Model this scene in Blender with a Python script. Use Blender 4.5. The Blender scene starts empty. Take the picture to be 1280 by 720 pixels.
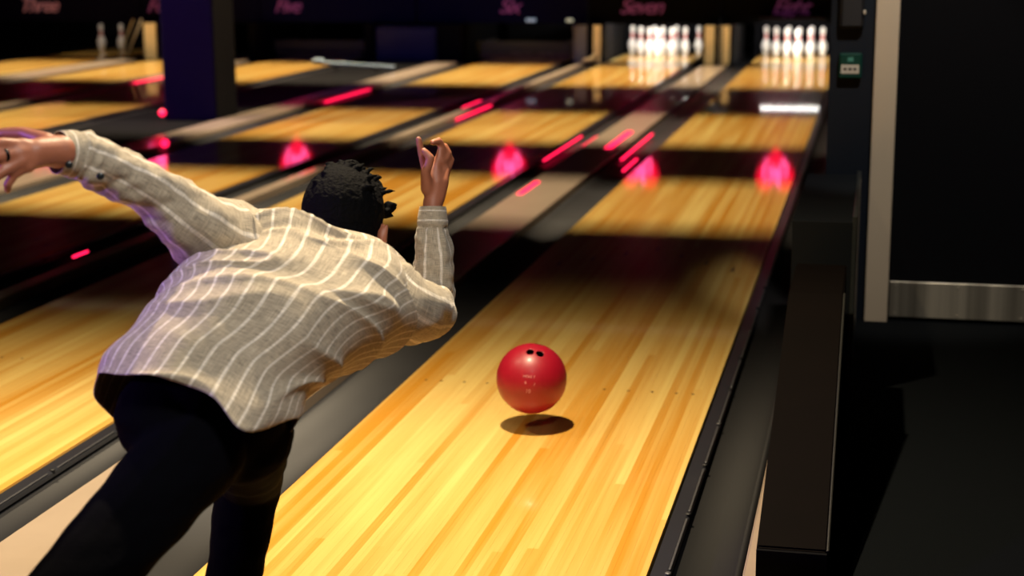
import bpy, bmesh, math, random
from mathutils import Vector, Matrix, noise

# ------------------------------------------------------------------ scene, camera, light
S = bpy.context.scene
C = S.collection
V = Vector
random.seed(7)
CAM_POS = Vector([1.0106, -3.3007, 1.4619]); CAM_R = Vector([0.976, 0.2177, -0.0058]); CAM_F = Vector([-0.2141, 0.9546, -0.2069]); CAM_U = Vector([-0.0395, 0.2031, 0.9784]); CAM_FPX = 2022.31
cd = bpy.data.cameras.new('camera'); cam = bpy.data.objects.new('camera', cd); C.objects.link(cam)
M = Matrix((CAM_R, CAM_U, -CAM_F)).transposed().to_4x4(); M.translation = CAM_POS
cam.matrix_world = M
cd.sensor_width = 36; cd.lens = CAM_FPX / 1280 * 36; cd.clip_start = .05; cd.clip_end = 200
cd.dof.use_dof = True; cd.dof.focus_distance = 3.75; cd.dof.aperture_fstop = 3.1
S.camera = cam
S.view_settings.view_transform = 'Standard'; S.view_settings.look = 'None'
S.view_settings.gamma = 1; S.view_settings.use_curve_mapping = False
S.view_settings.exposure = 0.0
W = bpy.data.worlds.new('world'); S.world = W; W.use_nodes = True
W.node_tree.nodes['Background'].inputs[0].default_value = (.02, .03, .08, 1)
W.node_tree.nodes['Background'].inputs[1].default_value = .02

CEIL = 3.0                     # underside of the ceiling
BANDS = [(15.2, 1.50, 1150), (9.8, 1.12, 820), (5.95, .86, 640)]      # slot lamps across the hall: centre Y, half width lit on the lanes, watts

def light(name, kind, loc, target, power, color, **kw):
    d = bpy.data.lights.new(name, kind); o = bpy.data.objects.new(name, d); C.objects.link(o)
    o.location = loc
    if target is not None:
        o.rotation_euler = (V(target) - V(loc)).to_track_quat('-Z', 'Y').to_euler()
    d.energy = power; d.color = color
    for k, v in kw.items(): setattr(d, k, v)
    return o
WARM = (1, .80, .52)
for by, bh, bw in BANDS:
    light('slot_lamp', 'AREA', (-5.6, by, CEIL + .3), None, bw, WARM, shape='RECTANGLE', size=12.6, size_y=.06)
light('lane_spot_lamp', 'SPOT', (-.14, .75, 2.93), (0, .35, 0), 720, WARM, spot_size=math.radians(110), spot_blend=1.0, shadow_soft_size=.035)
light('lane_spot_lamp', 'SPOT', (-1.95, .75, 2.93), (-1.9, .3, 0), 460, WARM, spot_size=math.radians(94), spot_blend=1.0, shadow_soft_size=.035)
light('shirt_fill', 'SPOT', (.75, -1.9, 2.93), (-.12, -.44, .9), 290, (1, .94, .86), spot_size=math.radians(35), spot_blend=.35, shadow_soft_size=.22)  # added fill for the bowler's shirt, not a seen fixture
light('purple_spot_lamp', 'SPOT', (-3.0, -1.9, 1.5), (-.2, -.5, .82), 330, (.36, .17, 1), spot_size=math.radians(24), spot_blend=.5, shadow_soft_size=.1)
light('column_fill', 'SPOT', (-6.4, 6.6, 2.8), (-4.8, 9.8, .8), 560, (.42, .14, 1), spot_size=math.radians(40), spot_blend=.6, shadow_soft_size=.1)  # purple fill put in for the column front, no source in view
light('door_fill', 'SPOT', (1.32, 1.6, 2.9), (1.20, 3.12, .75), 190, (1, .9, .78), spot_size=math.radians(29), spot_blend=.45, shadow_soft_size=.1)  # fill added to brighten the door frame and kick plate
light('panel_fill', 'SPOT', (-5.2, 12.6, 2.9), (-5.0, 17.45, 1.0), 160, (.1, .12, 1), spot_size=math.radians(60), spot_blend=.9, shadow_soft_size=.2)  # unseen blue light added to turn the dark panels navy

# ------------------------------------------------------------------ helpers
def mat(name, base, rough=.5, metal=0, coat=0, emis=None, estr=0, spec=.5, noise_amt=0, noise_scale=20, bump=0, bump_scale=60):
    m = bpy.data.materials.new(name); m.use_nodes = True; nt = m.node_tree; b = nt.nodes['Principled BSDF']
    b.inputs['Base Color'].default_value = (*base, 1); b.inputs['Roughness'].default_value = rough
    b.inputs['Metallic'].default_value = metal; b.inputs['Coat Weight'].default_value = coat
    b.inputs['Coat Roughness'].default_value = .05
    b.inputs['Specular IOR Level'].default_value = spec
    if emis: b.inputs['Emission Color'].default_value = (*emis, 1); b.inputs['Emission Strength'].default_value = estr
    tc = nt.nodes.new('ShaderNodeTexCoord')
    n = nt.nodes.new('ShaderNodeTexNoise'); n.inputs['Scale'].default_value = noise_scale; n.inputs['Detail'].default_value = 5
    nt.links.new(tc.outputs['Object'], n.inputs['Vector'])
    if noise_amt:
        r = nt.nodes.new('ShaderNodeMapRange'); r.inputs['To Min'].default_value = 1 - noise_amt; r.inputs['To Max'].default_value = 1 + noise_amt
        nt.links.new(n.outputs['Fac'], r.inputs['Value'])
        x = nt.nodes.new('ShaderNodeMix'); x.data_type = 'RGBA'; x.blend_type = 'MULTIPLY'; x.inputs['Factor'].default_value = 1
        x.inputs['A'].default_value = (*base, 1); nt.links.new(r.outputs[0], x.inputs['B']); nt.links.new(x.outputs['Result'], b.inputs['Base Color'])
    if bump:
        n2 = nt.nodes.new('ShaderNodeTexNoise'); n2.inputs['Scale'].default_value = bump_scale; n2.inputs['Detail'].default_value = 4
        nt.links.new(tc.outputs['Object'], n2.inputs['Vector'])
        bp = nt.nodes.new('ShaderNodeBump'); bp.inputs['Strength'].default_value = bump; bp.inputs['Distance'].default_value = .01
        nt.links.new(n2.outputs['Fac'], bp.inputs['Height']); nt.links.new(bp.outputs[0], b.inputs['Normal'])
    return m

def me_obj(name, bm, material, parent=None, smooth=False, auto=None):
    me = bpy.data.meshes.new(name); bm.to_mesh(me); bm.free()
    if smooth:
        for p in me.polygons: p.use_smooth = True
    mats = material if isinstance(material, (list, tuple)) else [material]
    for m in mats: me.materials.append(m)
    o = bpy.data.objects.new(name, me); C.objects.link(o)
    if parent is not None: o.parent = parent; o.location = -V(parent.location) if parent.type == 'EMPTY' else V((0, 0, 0))
    return o

def thing(name, label, cat, loc=(0, 0, 0), group=None):
    o = bpy.data.objects.new(name, None); C.objects.link(o); o.location = loc; o.empty_display_size = .1
    o['label'] = label; o['category'] = cat
    if group: o['group'] = group
    return o
def tag(o, label, cat, group=None, kind=None):
    o['label'] = label; o['category'] = cat
    if group: o['group'] = group
    if kind: o['kind'] = kind
    return o
def struct(o, label=None):
    o['kind'] = 'structure'
    if label: o['label'] = label
    return o

def box(bm, x0, x1, y0, y1, z0, z1, bev=0):
    r = bmesh.ops.create_cube(bm, size=1)
    vs = r['verts']
    for v in vs:
        v.co = V(((x0 + x1) / 2 + v.co.x * (x1 - x0), (y0 + y1) / 2 + v.co.y * (y1 - y0), (z0 + z1) / 2 + v.co.z * (z1 - z0)))
    if bev:
        es = list({e for v in vs for e in v.link_edges})
        bmesh.ops.bevel(bm, geom=es, offset=bev, segments=1, affect='EDGES')
def boxo(name, dims, material, parent=None, bev=0):
    bm = bmesh.new(); box(bm, *dims, bev=bev); return me_obj(name, bm, material, parent)

def profile(bm, pts, y0, y1, ys=None):
    """extrude a closed XZ outline along Y"""
    ys = ys or [y0, y1]
    rows = [[bm.verts.new((x, y, z)) for x, z in pts] for y in ys]
    n = len(pts)
    for a, b in zip(rows, rows[1:]):
        for i in range(n): bm.faces.new((a[i], a[(i + 1) % n], b[(i + 1) % n], b[i]))
    bm.faces.new(rows[0][::-1]); bm.faces.new(rows[-1])
    bmesh.ops.recalc_face_normals(bm, faces=bm.faces)

def lathe(bm, prof, seg=20, axis_o=(0, 0, 0), cap=True):
    rows = []
    for r, z in prof:
        rows.append([bm.verts.new((axis_o[0] + r * math.cos(2 * math.pi * k / seg), axis_o[1] + r * math.sin(2 * math.pi * k / seg), axis_o[2] + z)) for k in range(seg)])
    for a, b in zip(rows, rows[1:]):
        for k in range(seg): bm.faces.new((a[k], a[(k + 1) % seg], b[(k + 1) % seg], b[k]))
    if cap: bm.faces.new(rows[0][::-1]); bm.faces.new(rows[-1])

def frame_of(d):
    d = d.normalized(); a = V((0, 0, 1)) if abs(d.z) < .9 else V((1, 0, 0))
    u = d.cross(a).normalized(); return u, d.cross(u).normalized(), d

def capsule(bm, p0, r0, p1, r1, seg=20, hs=5):
    """tapered capsule, closed"""
    p0, p1 = V(p0), V(p1)
    if (p1 - p0).length < 1e-5: p1 = p0 + V((0, 0, 1e-4))
    u, w, d = frame_of(p1 - p0); rows = []
    st = [(p0 - d * r0 * math.cos(a), r0 * math.sin(a)) for a in [math.pi / 2 * (i + .35) / (hs + .35) for i in range(hs)]]
    st += [(p0, r0), (p1, r1)]
    st += [(p1 + d * r1 * math.sin(a), r1 * math.cos(a)) for a in [math.pi / 2 * (i + 1) / (hs + .35) for i in range(hs)]]
    for c, r in st: rows.append([bm.verts.new(c + (u * math.cos(2 * math.pi * k / seg) + w * math.sin(2 * math.pi * k / seg)) * r) for k in range(seg)])
    for a, b in zip(rows, rows[1:]):
        for k in range(seg): bm.faces.new((a[k], a[(k + 1) % seg], b[(k + 1) % seg], b[k]))
    bm.faces.new(rows[0][::-1]); bm.faces.new(rows[-1])

def chain(bm, pts, rad, seg=16):
    for (a, ra), (b, rb) in zip(list(zip(pts, rad)), list(zip(pts, rad))[1:]): capsule(bm, a, ra, b, rb, seg)

def ellipsoid(bm, c, axes, seg=28, rings=18):
    """axes: three vectors (half axes)"""
    r = bmesh.ops.create_uvsphere(bm, u_segments=seg, v_segments=rings, radius=1)
    m = Matrix(axes).transposed()
    for v in r['verts']: v.co = V(c) + m @ v.co

def fuse(name, bm, voxel, material, parent, smooth_it=2, disp=None):
    """weld overlapping closed shapes into one continuous skin"""
    bmesh.ops.recalc_face_normals(bm, faces=bm.faces)
    me = bpy.data.meshes.new(name); bm.to_mesh(me); bm.free()
    o = bpy.data.objects.new(name, me); C.objects.link(o)
    r = o.modifiers.new('r', 'REMESH'); r.mode = 'VOXEL'; r.voxel_size = voxel
    s = o.modifiers.new('s', 'SMOOTH'); s.iterations = smooth_it; s.factor = .5
    dg = bpy.context.evaluated_depsgraph_get(); me2 = bpy.data.meshes.new_from_object(o.evaluated_get(dg))
    o.modifiers.clear(); o.data = me2; me2.name = name; bpy.data.meshes.remove(me)
    if disp:
        nn = [v.normal.copy() for v in me2.vertices]
        for v, n in zip(me2.vertices, nn): v.co += n * disp(v.co, n)
    for p in me2.polygons: p.use_smooth = True
    me2.materials.clear(); me2.materials.append(material)
    o.parent = parent
    if parent is not None and parent.type == 'EMPTY': o.location = -V(parent.location)
    return o

def copy_tree(o, parent=None):
    c = o.copy(); C.objects.link(c); c.parent = parent
    for ch in list(o.children): copy_tree(ch, c)
    return c

# ------------------------------------------------------------------ materials
BD = 1.054 / 39
def wood_mat():
    m = bpy.data.materials.new('lane_wood'); m.use_nodes = True; nt = m.node_tree; N = nt.nodes; Lk = nt.links; b = N['Principled BSDF']
    geo = N.new('ShaderNodeNewGeometry'); sep = N.new('ShaderNodeSeparateXYZ'); Lk.new(geo.outputs['Position'], sep.inputs[0])
    def mth(op, a, bb=None, c=None):
        n = N.new('ShaderNodeMath'); n.operation = op
        for i, q in enumerate((a, bb, c)):
            if q is None: continue
            if isinstance(q, (int, float)): n.inputs[i].default_value = q
            else: Lk.new(q, n.inputs[i])
        return n.outputs[0]
    bx = mth('FLOOR', mth('DIVIDE', mth('ADD', sep.outputs[0], 30 * 1.0), BD))
    w1 = N.new('ShaderNodeTexWhiteNoise'); w1.noise_dimensions = '1D'; Lk.new(bx, w1.inputs['W'])
    seg = mth('FLOOR', mth('ADD', mth('DIVIDE', sep.outputs[1], 3.6), mth('MULTIPLY', w1.outputs['Value'], 7)))
    cx = N.new('ShaderNodeCombineXYZ'); Lk.new(bx, cx.inputs[0]); Lk.new(seg, cx.inputs[1])
    w2 = N.new('ShaderNodeTexWhiteNoise'); w2.noise_dimensions = '2D'; Lk.new(cx.outputs[0], w2.inputs['Vector'])
    gv = N.new('ShaderNodeCombineXYZ'); Lk.new(mth('MULTIPLY', sep.outputs[0], 60), gv.inputs[0]); Lk.new(mth('MULTIPLY', sep.outputs[1], 1.6), gv.inputs[1]); Lk.new(mth('MULTIPLY', w2.outputs['Value'], 40), gv.inputs[2])
    gn = N.new('ShaderNodeTexNoise'); gn.inputs['Scale'].default_value = 1; gn.inputs['Detail'].default_value = 6; Lk.new(gv.outputs[0], gn.inputs['Vector'])
    wide = N.new('ShaderNodeTexNoise'); wide.inputs['Scale'].default_value = 1; wide.inputs['Detail'].default_value = 2
    wv = N.new('ShaderNodeCombineXYZ'); Lk.new(mth('MULTIPLY', mth('MULTIPLY', bx, BD), 10), wv.inputs[0]); Lk.new(mth('MULTIPLY', sep.outputs[1], .25), wv.inputs[1]); Lk.new(wv.outputs[0], wide.inputs['Vector'])
    f = mth('ADD', mth('MULTIPLY', w2.outputs['Value'], .30), mth('ADD', mth('MULTIPLY', mth('SUBTRACT', wide.outputs['Fac'], .5), 1.3), mth('MULTIPLY', mth('SUBTRACT', gn.outputs['Fac'], .5), .32)))
    cr = N.new('ShaderNodeValToRGB'); cr.color_ramp.elements[0].color = (.62, .28, .030, 1); cr.color_ramp.elements[1].color = (.86, .62, .20, 1)
    cr.color_ramp.elements[0].position = -0.0; cr.color_ramp.elements[1].position = .55
    Lk.new(mth('ADD', f, .08), cr.inputs[0]); Lk.new(cr.outputs[0], b.inputs['Base Color'])
    b.inputs['Roughness'].default_value = .35; b.inputs['Coat Weight'].default_value = .9; b.inputs['Coat Roughness'].default_value = .045
    b.inputs['Specular IOR Level'].default_value = .3
    return m
WOOD = wood_mat()
BLACK = mat('black_paint', (.004, .004, .006), .6)
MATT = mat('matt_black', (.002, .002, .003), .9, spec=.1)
NAVY = mat('navy_panel', (.0012, .0012, .022), .8, spec=.1, emis=(.0, .0, .02), estr=0)
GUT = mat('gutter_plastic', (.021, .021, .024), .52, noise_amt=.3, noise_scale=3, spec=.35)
GUT_SHADED = mat('shaded_gutter_plastic', (.005, .005, .006), .6, noise_amt=.3, noise_scale=3, spec=.15)  # darker copy of the gutter plastic, its dimmer light put into the colour
ROD = mat('dull_rod', (.10, .10, .11), .5, metal=.6)
RAIL = mat('bumper_rail', (.020, .021, .028), .35, coat=.4)
CAPM = mat('beige_laminate', (.36, .28, .21), .32, noise_amt=.12, noise_scale=6, coat=.5)
CHROME = mat('brushed_steel', (.50, .47, .41), .42, metal=.75, noise_amt=.15, noise_scale=4, bump=.03)
MARK = mat('lane_marker', (.03, .012, .006), .4)
PINW = mat('pin_white', (.82, .80, .76), .25, coat=.6, noise_amt=.03)
PINR = mat('pin_red', (.6, .01, .02), .25, coat=.6)
BEIGE = mat('maple_edge', (.80, .62, .34), .5, noise_amt=.2, noise_scale=8)
CARPET = mat('dark_carpet', (.0009, .0019, .003), .95, noise_amt=.6, noise_scale=160, bump=.4, bump_scale=400, spec=.1)
KERB = mat('dark_stained_wood', (.0018, .0008, .0005), .8, noise_amt=.4, noise_scale=7, spec=.06)
PURPLE = mat('column_paint', (.009, .008, .018), .9, spec=.08, noise_amt=.12, noise_scale=9, bump=.15, bump_scale=12)
FRAMEP = mat('cream_paint', (.46, .38, .28), .5, noise_amt=.06, noise_scale=5)
WALLP = mat('blue_black_paint', (.0022, .0048, .0105), .6, noise_amt=.1, noise_scale=4, spec=.25)
def highlight_bands():  # vertical highlights painted into the steel colour
    nt = CHROME.node_tree; b = nt.nodes['Principled BSDF']; tc = nt.nodes.new('ShaderNodeTexCoord'); mp = nt.nodes.new('ShaderNodeMapping'); mp.inputs['Scale'].default_value = (1, .01, .02)
    n = nt.nodes.new('ShaderNodeTexNoise'); n.inputs['Scale'].default_value = 9; n.inputs['Detail'].default_value = 7; cr = nt.nodes.new('ShaderNodeValToRGB')
    cr.color_ramp.elements[0].position = .35; cr.color_ramp.elements[0].color = (.22, .20, .16, 1); cr.color_ramp.elements[1].position = .68; cr.color_ramp.elements[1].color = (.92, .84, .68, 1)
    nt.links.new(tc.outputs['Object'], mp.inputs['Vector']); nt.links.new(mp.outputs[0], n.inputs['Vector']); nt.links.new(n.outputs['Fac'], cr.inputs[0]); nt.links.new(cr.outputs[0], b.inputs['Base Color'])
highlight_bands()
GREEN = mat('green_plastic', (.0, .034, .024), .4)
LABELW = mat('pale_label', (.45, .42, .36), .5)
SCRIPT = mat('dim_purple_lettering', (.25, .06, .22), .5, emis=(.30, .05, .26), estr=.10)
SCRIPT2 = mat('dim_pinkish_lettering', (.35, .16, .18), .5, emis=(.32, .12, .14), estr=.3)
NEONR = mat('red_neon', (.2, 0, 0), .4, emis=(1, .0, .03), estr=2.0)
NEONP = mat('pink_neon', (.5, .1, .2), .4, emis=(1, .10, .35), estr=4.5)
LED = mat('red_glow', (.4, 0, 0), .4, emis=(1, .01, .07), estr=3)  # glowing red for mirrored glints, stands for no lamp
GLOWW = mat('white_tube', (.9, .9, .9), .4, emis=(1, .95, .88), estr=22)
STEELB = mat('blue_grey_metal', (.20, .26, .32), .35, metal=.6)
DBROWN = mat('brown_board', (.10, .05, .02), .5, noise_amt=.2, noise_scale=8)
OLIVE = mat('olive_board', (.07, .06, .02), .6)

G = {
    'ball': [0.014, 1.41, 0.159],
    'pelvis': [-0.16, -0.653, 0.634],
    'hipL': [-0.198, -0.731, 0.647],
    'hipR': [-0.097, -0.618, 0.584],
    'kneeR': [-0.212, -0.319, 0.393],
    'kneeL': [-0.231, -1.078, 0.435],
    'thighL': [-0.138, -0.751, 0.594],
    'neck': [-0.017, -0.306, 0.876],
    'head': [-0.055, -0.142, 0.899],
    'shL': [-0.176, -0.477, 0.928],
    'shL2': [-0.208, -0.558, 0.976],
    'elL': [-0.256, -0.619, 1.031],
    'foL': [-0.305, -0.673, 1.078],
    'cuL': [-0.342, -0.717, 1.107],
    'wrL': [-0.366, -0.751, 1.117],
    'shR': [0.104, -0.301, 0.773],
    'shR2': [0.123, -0.171, 0.726],
    'elR': [0.112, -0.069, 0.723],
    'foR': [0.107, -0.035, 0.791],
    'cuR': [0.102, -0.02, 0.866],
    'wrR': [0.1, -0.009, 0.919],
    'rings': [[[-0.309, -0.782, 0.722], [0.011, -0.639, 0.617], 0.135], [[-0.286, -0.733, 0.778], [0.018, -0.576, 0.657], 0.14], [[-0.249, -0.672, 0.83], [0.054, -0.51, 0.682], 0.14], [[-0.241, -0.611, 0.86], [0.096, -0.444, 0.701], 0.138], [[-0.203, -0.557, 0.877], [0.133, -0.38, 0.719], 0.13], [[-0.202, -0.496, 0.915], [0.151, -0.319, 0.74], 0.12], [[-0.195, -0.456, 0.95], [0.148, -0.271, 0.769], 0.105], [[-0.164, -0.395, 0.957], [0.113, -0.24, 0.806], 0.09], [[-0.112, -0.339, 0.92], [0.056, -0.247, 0.832], 0.072], [[-0.093, -0.298, 0.898], [0.03, -0.24, 0.843], 0.066]],
    'palmw': [0.1, -0.006, 0.929],
    'palm1': [0.084, 0.004, 0.996],
    'palm2': [0.102, 0.015, 1.002],
    'palm3': [0.117, 0.032, 0.993],
    'palmc': [0.105, 0.003, 0.969],
    'f1': [[0.082, 0.004, 0.996], [0.075, -0.0, 1.031], [0.07, -0.005, 1.062]],
    'f2': [[0.102, 0.015, 1.004], [0.11, 0.04, 1.037], [0.105, 0.032, 1.055], [0.097, 0.01, 1.054]],
    'f3': [[0.111, 0.027, 0.997], [0.12, 0.05, 1.026], [0.112, 0.052, 1.041], [0.106, 0.028, 1.032]],
    'f4': [[0.119, 0.036, 0.986], [0.124, 0.059, 1.011], [0.12, 0.05, 1.022], [0.115, 0.025, 1.011]],
    'th': [[0.09, -0.013, 0.958], [0.09, -0.026, 0.994], [0.102, -0.027, 1.025], [0.088, -0.027, 1.04]],
    'lw': [-0.355, -0.759, 1.119],
    'lc': [-0.377, -0.805, 1.124],
    'l1': [[-0.39, -0.826, 1.137], [-0.408, -0.859, 1.145], [-0.426, -0.885, 1.143], [-0.444, -0.9, 1.137]],
    'l2': [[-0.389, -0.838, 1.126], [-0.41, -0.875, 1.124], [-0.432, -0.903, 1.114], [-0.453, -0.91, 1.101]],
    'l3': [[-0.386, -0.84, 1.113], [-0.404, -0.868, 1.099], [-0.424, -0.887, 1.082], [-0.439, -0.893, 1.069]],
    'l4': [[-0.38, -0.831, 1.103], [-0.396, -0.847, 1.091], [-0.406, -0.853, 1.075], [-0.411, -0.846, 1.064]],
    'lt': [[-0.375, -0.77, 1.139], [-0.424, -0.757, 1.15], [-0.463, -0.755, 1.149], [-0.491, -0.753, 1.142]],
    'ring': [-0.404, -0.863, 1.121],
    'btn1': [-0.341, -0.76, 1.097],
    'btn2': [-0.306, -0.716, 1.072],
    'ear': [0.023, -0.19, 0.888],
}


# ------------------------------------------------------------------ room shell
XR = .88                       # side wall of the lane hall, to the right of lane eight
WALL_Y = 3.12
struct(boxo('floor', (-13, .96, -8, -.25, -.14, 0), mat('approach_wood', (.42, .22, .08), .35, coat=.6, noise_amt=.2, noise_scale=3)), 'wooden approach floor behind the foul line')
struct(boxo('floor', (.96, 4.5, -8, WALL_Y + .2, -.14, 0), CARPET), 'dark carpet beside the lanes')
struct(boxo('floor', (-13, 1.0, -.25, 21, -.16, -.10), MATT), 'black sub floor under the lanes')
struct(boxo('wall_back', (-13.1, 1.2, 21, 21.1, -.1, 3.6), MATT))
struct(boxo('wall_left', (-13.1, -13, -8, 21, -.1, 3.6), MATT))
struct(boxo('wall_rear', (-13, 4.6, -8.1, -8, -.1, 3.6), MATT))
struct(boxo('wall_right', (XR, 1.0, WALL_Y + .10, 21, -.10, 3.6), WALLP), 'blue black side wall beside lane eight')
struct(boxo('wall_right', (4.5, 4.6, -8, WALL_Y + .1, -.1, 3.6), MATT))
# front face pier of that wall, facing the approach
struct(boxo('wall_front', (.835, 1.004, WALL_Y, WALL_Y + .10, -.10, 3.0), WALLP), 'blue black wall end carrying the green call point')
struct(boxo('wall_front', (1.95, 4.5, WALL_Y, WALL_Y + .1, -.1, 3.0), WALLP), 'blue black wall right of the door')
struct(boxo('wall_front', (1.0, 1.95, WALL_Y, WALL_Y + .1, 2.12, 3.0), WALLP), 'wall above the black door')
# ceiling with the baffled slots of the lane lamps
edges = []
for by, bh, bw in sorted(BANDS):
    w = bh * .3 / (CEIL + .3) ; edges.append((by - w, by + w))
ys = [-8] + [e for a in edges for e in a] + [21]
bm = bmesh.new()
for a, b in zip(ys[::2], ys[1::2]): box(bm, -13, 4.5, a, b, CEIL, CEIL + .05)
for a, b in edges:
    box(bm, -13, 4.5, a - .42, a - .40, CEIL + .05, CEIL + .45); box(bm, -13, 4.5, b + .40, b + .42, CEIL + .05, CEIL + .45)
    box(bm, -13, 4.5, a - .42, b + .42, CEIL + .45, CEIL + .47)
struct(me_obj('ceiling', bm, MATT), 'black ceiling with lamp slots')

# ------------------------------------------------------------------ door, kick plate and trim on the right
struct(boxo('trim_1', (1.004, 1.092, WALL_Y - .035, WALL_Y + .1, 0, 2.12, ), FRAMEP, bev=.003), 'cream painted door frame post')
struct(boxo('trim_2', (1.95, 2.04, WALL_Y - .035, WALL_Y, 0, 2.12, ), FRAMEP, bev=.003), 'cream door frame post beyond the door')
door = boxo('door_1', (1.094, 1.95, WALL_Y + .02, WALL_Y + .065, .006, 2.12), MATT); struct(door, 'black swing door with steel kick plate')
kp = boxo('kick_plate', (1.098, 1.94, WALL_Y + .008, WALL_Y + .02, .015, .158), CHROME, door, bev=.002); kp['label'] = 'brushed steel kick plate'
bm = bmesh.new()
for x in (1.12, 1.30, 1.50, 1.72, 1.92):
    for z in (.03, .143): lathe(bm, [(.004, 0), (.004, .003)], 8, (x, 0, z))
for v in bm.verts:   # turn the screw heads to face the approach
    pass
bm.free()
for x in (1.12, 1.36, 1.60, 1.90):
    for z in (.03, .143):
        bm = bmesh.new(); capsule(bm, (x, WALL_Y + .008, z), .003, (x, WALL_Y + .006, z), .003, 8, 2); me_obj('screw', bm, CHROME, kp)

cp = thing('call_point', 'small green call point with pale label on the dark wall end', 'call point', (.915, WALL_Y, 1.0))
boxo('housing', (.872, .958, WALL_Y - .035, WALL_Y - .001, .955, 1.052), GREEN, cp, bev=.006)
boxo('label_panel', (.880, .948, WALL_Y - .038, WALL_Y - .035, .975, 1.008), LABELW, cp)
for k, x in enumerate((.895, .914, .932)):
    bm = bmesh.new(); box(bm, x - .006, x + .006, WALL_Y - .0395, WALL_Y - .038, .987, .996); me_obj('label_mark', bm, BLACK, cp)
boxo('emblem', (.904, .926, WALL_Y - .0365, WALL_Y - .035, 1.020, 1.036), mat('pale_green', (.05, .2, .16), .5), cp)
bx_ = thing('wall_box', 'black rounded wall box above the green call point', 'wall box', (.915, WALL_Y, 1.2))
boxo('housing', (.868, .960, WALL_Y - .05, WALL_Y - .001, 1.145, 1.33), BLACK, bx_, bev=.012)
boxo('latch', (.956, .966, WALL_Y - .056, WALL_Y - .04, 1.20, 1.216), CHROME, bx_, bev=.002)

# low dark partition and the sloping side board in front of it
lp = thing('low_partition', 'low blue black partition panel below the wall end beside lane eight', 'partition', (.85, 2.2, 0))
boxo('panel', (.765, .957, 1.98, WALL_Y - .002, 0, .58), mat('partition_paint', (.0025, .004, .006), .7, spec=.15), lp, bev=.001)
bm = bmesh.new(); box(bm, .957, .972, 1.98, WALL_Y - .04, .0, .60, .002); me_obj('edge_strip', bm, mat('grey_trim', (.04, .045, .045), .35, metal=.5), lp)
kb = thing('side_board', 'sloping dark brown side board between lane eight and the carpet', 'side board', (.86, .5, 0))
bm = bmesh.new()
pts = [(.276, 0), (.276, .10), (1.448, .455), (1.9, .455), (1.9, 0)]
rows = [[bm.verts.new((x, y, z)) for y, z in pts] for x in (.785, .945)]
for i in range(5): bm.faces.new((rows[0][i], rows[0][(i + 1) % 5], rows[1][(i + 1) % 5], rows[1][i]))
bm.faces.new(rows[0][::-1]); bm.faces.new(rows[1]); bmesh.ops.recalc_face_normals(bm, faces=bm.faces)
bmesh.ops.bevel(bm, geom=list(bm.edges), offset=.004, segments=2, affect='EDGES'); me_obj('board', bm, KERB, kb)
bm = bmesh.new()
p0, p1 = V((.947, .276, .10)), V((.947, 1.448, .455)); chain(bm, [p0, p1], [.0035, .0035], 8); me_obj('edge_strip', bm, mat('worn_edge', (.03, .03, .028), .4, metal=.4), kb)
boxo('end_plate', (.785, .945, .262, .274, 0, .095), MATT, kb)

# ------------------------------------------------------------------ lanes
LY0, LY1 = -.24, 19.15
NAMES = {8: 0.0, 7: -1.826, 6: -3.44, 5: -6.28, 4: -7.894, 3: -9.72}
bm = bmesh.new()
box(bm, -BD / 2 + .00003, BD / 2 - .00003, LY0, LY1, -.045, 0)
es = [e for e in bm.edges if all(v.co.z > -.01 for v in e.verts) and abs(e.verts[0].co.y - e.verts[1].co.y) > 1]
bmesh.ops.bevel(bm, geom=es, offset=.00035, segments=1, affect='EDGES')
bme = bpy.data.meshes.new('board'); bm.to_mesh(bme); bm.free(); bme.materials.append(WOOD)
lane_lab = {8: 'lit maple bowling lane nearest the right wall, the red ball above it',
            7: 'maple bowling lane under the number Seven, full rack of pins at its end',
            6: 'maple bowling lane under the number Six, no pins standing at its end',
            5: 'maple bowling lane just left of the dark column',
            4: 'maple bowling lane second from the left, two pins beside its far end',
            3: 'maple bowling lane farthest left, under the word Three'}
for n, cx in NAMES.items():
    L = thing('bowling_lane', lane_lab[n], 'bowling lane', (cx, 0, 0), 'maple bowling lanes')
    if n >= 7:
        for k in range(39):
            o = bpy.data.objects.new('board', bme); C.objects.link(o); o.parent = L; o.location = (-.527 + (k + .5) * BD, 0, 0)
    else:
        bm = bmesh.new()
        for k in range(39):
            x = cx - .527 + (k + .5) * BD; box(bm, x - BD / 2 + .0003, x + BD / 2 - .0003, LY0, LY1, -.045, 0)
        o = me_obj('boards', bm, WOOD, L); o['kind'] = 'stuff'
    if n >= 6:
        for b_, side in [(b, s) for b in (3, 5, 8, 11, 14) for s in (-1, 1)]:
            bm = bmesh.new(); x = cx + side * (.527 - (b_ - .5) * BD)
            lathe(bm, [(.0055, 0), (.0055, .0006)], 10, (x, 1.894, 0)); me_obj('guide_dot', bm, MARK, L)
        for b_, q in zip((35, 30, 25, 20, 15, 10, 5), (0, 1, 2, 3, 2, 1, 0)):
            bm = bmesh.new(); x = cx + .527 - (b_ - .5) * BD; y = 4.05 + q * .148
            a = [bm.verts.new((x + u, y + v, z)) for z in (0.0001, .0007) for u, v in ((-.010, -.075), (0, -.045), (.010, -.075), (0, .075))]
            bm.faces.new(a[3::-1]); bm.faces.new(a[4:]);
            for i in range(4): bm.faces.new((a[i], a[(i + 1) % 4], a[4 + (i + 1) % 4], a[4 + i]))
            me_obj('aiming_arrow', bm, MARK, L)
    boxo('foul_line', (cx - .527, cx + .527, LY0, LY0 + .02, 0, .0006), BLACK, L)

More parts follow.
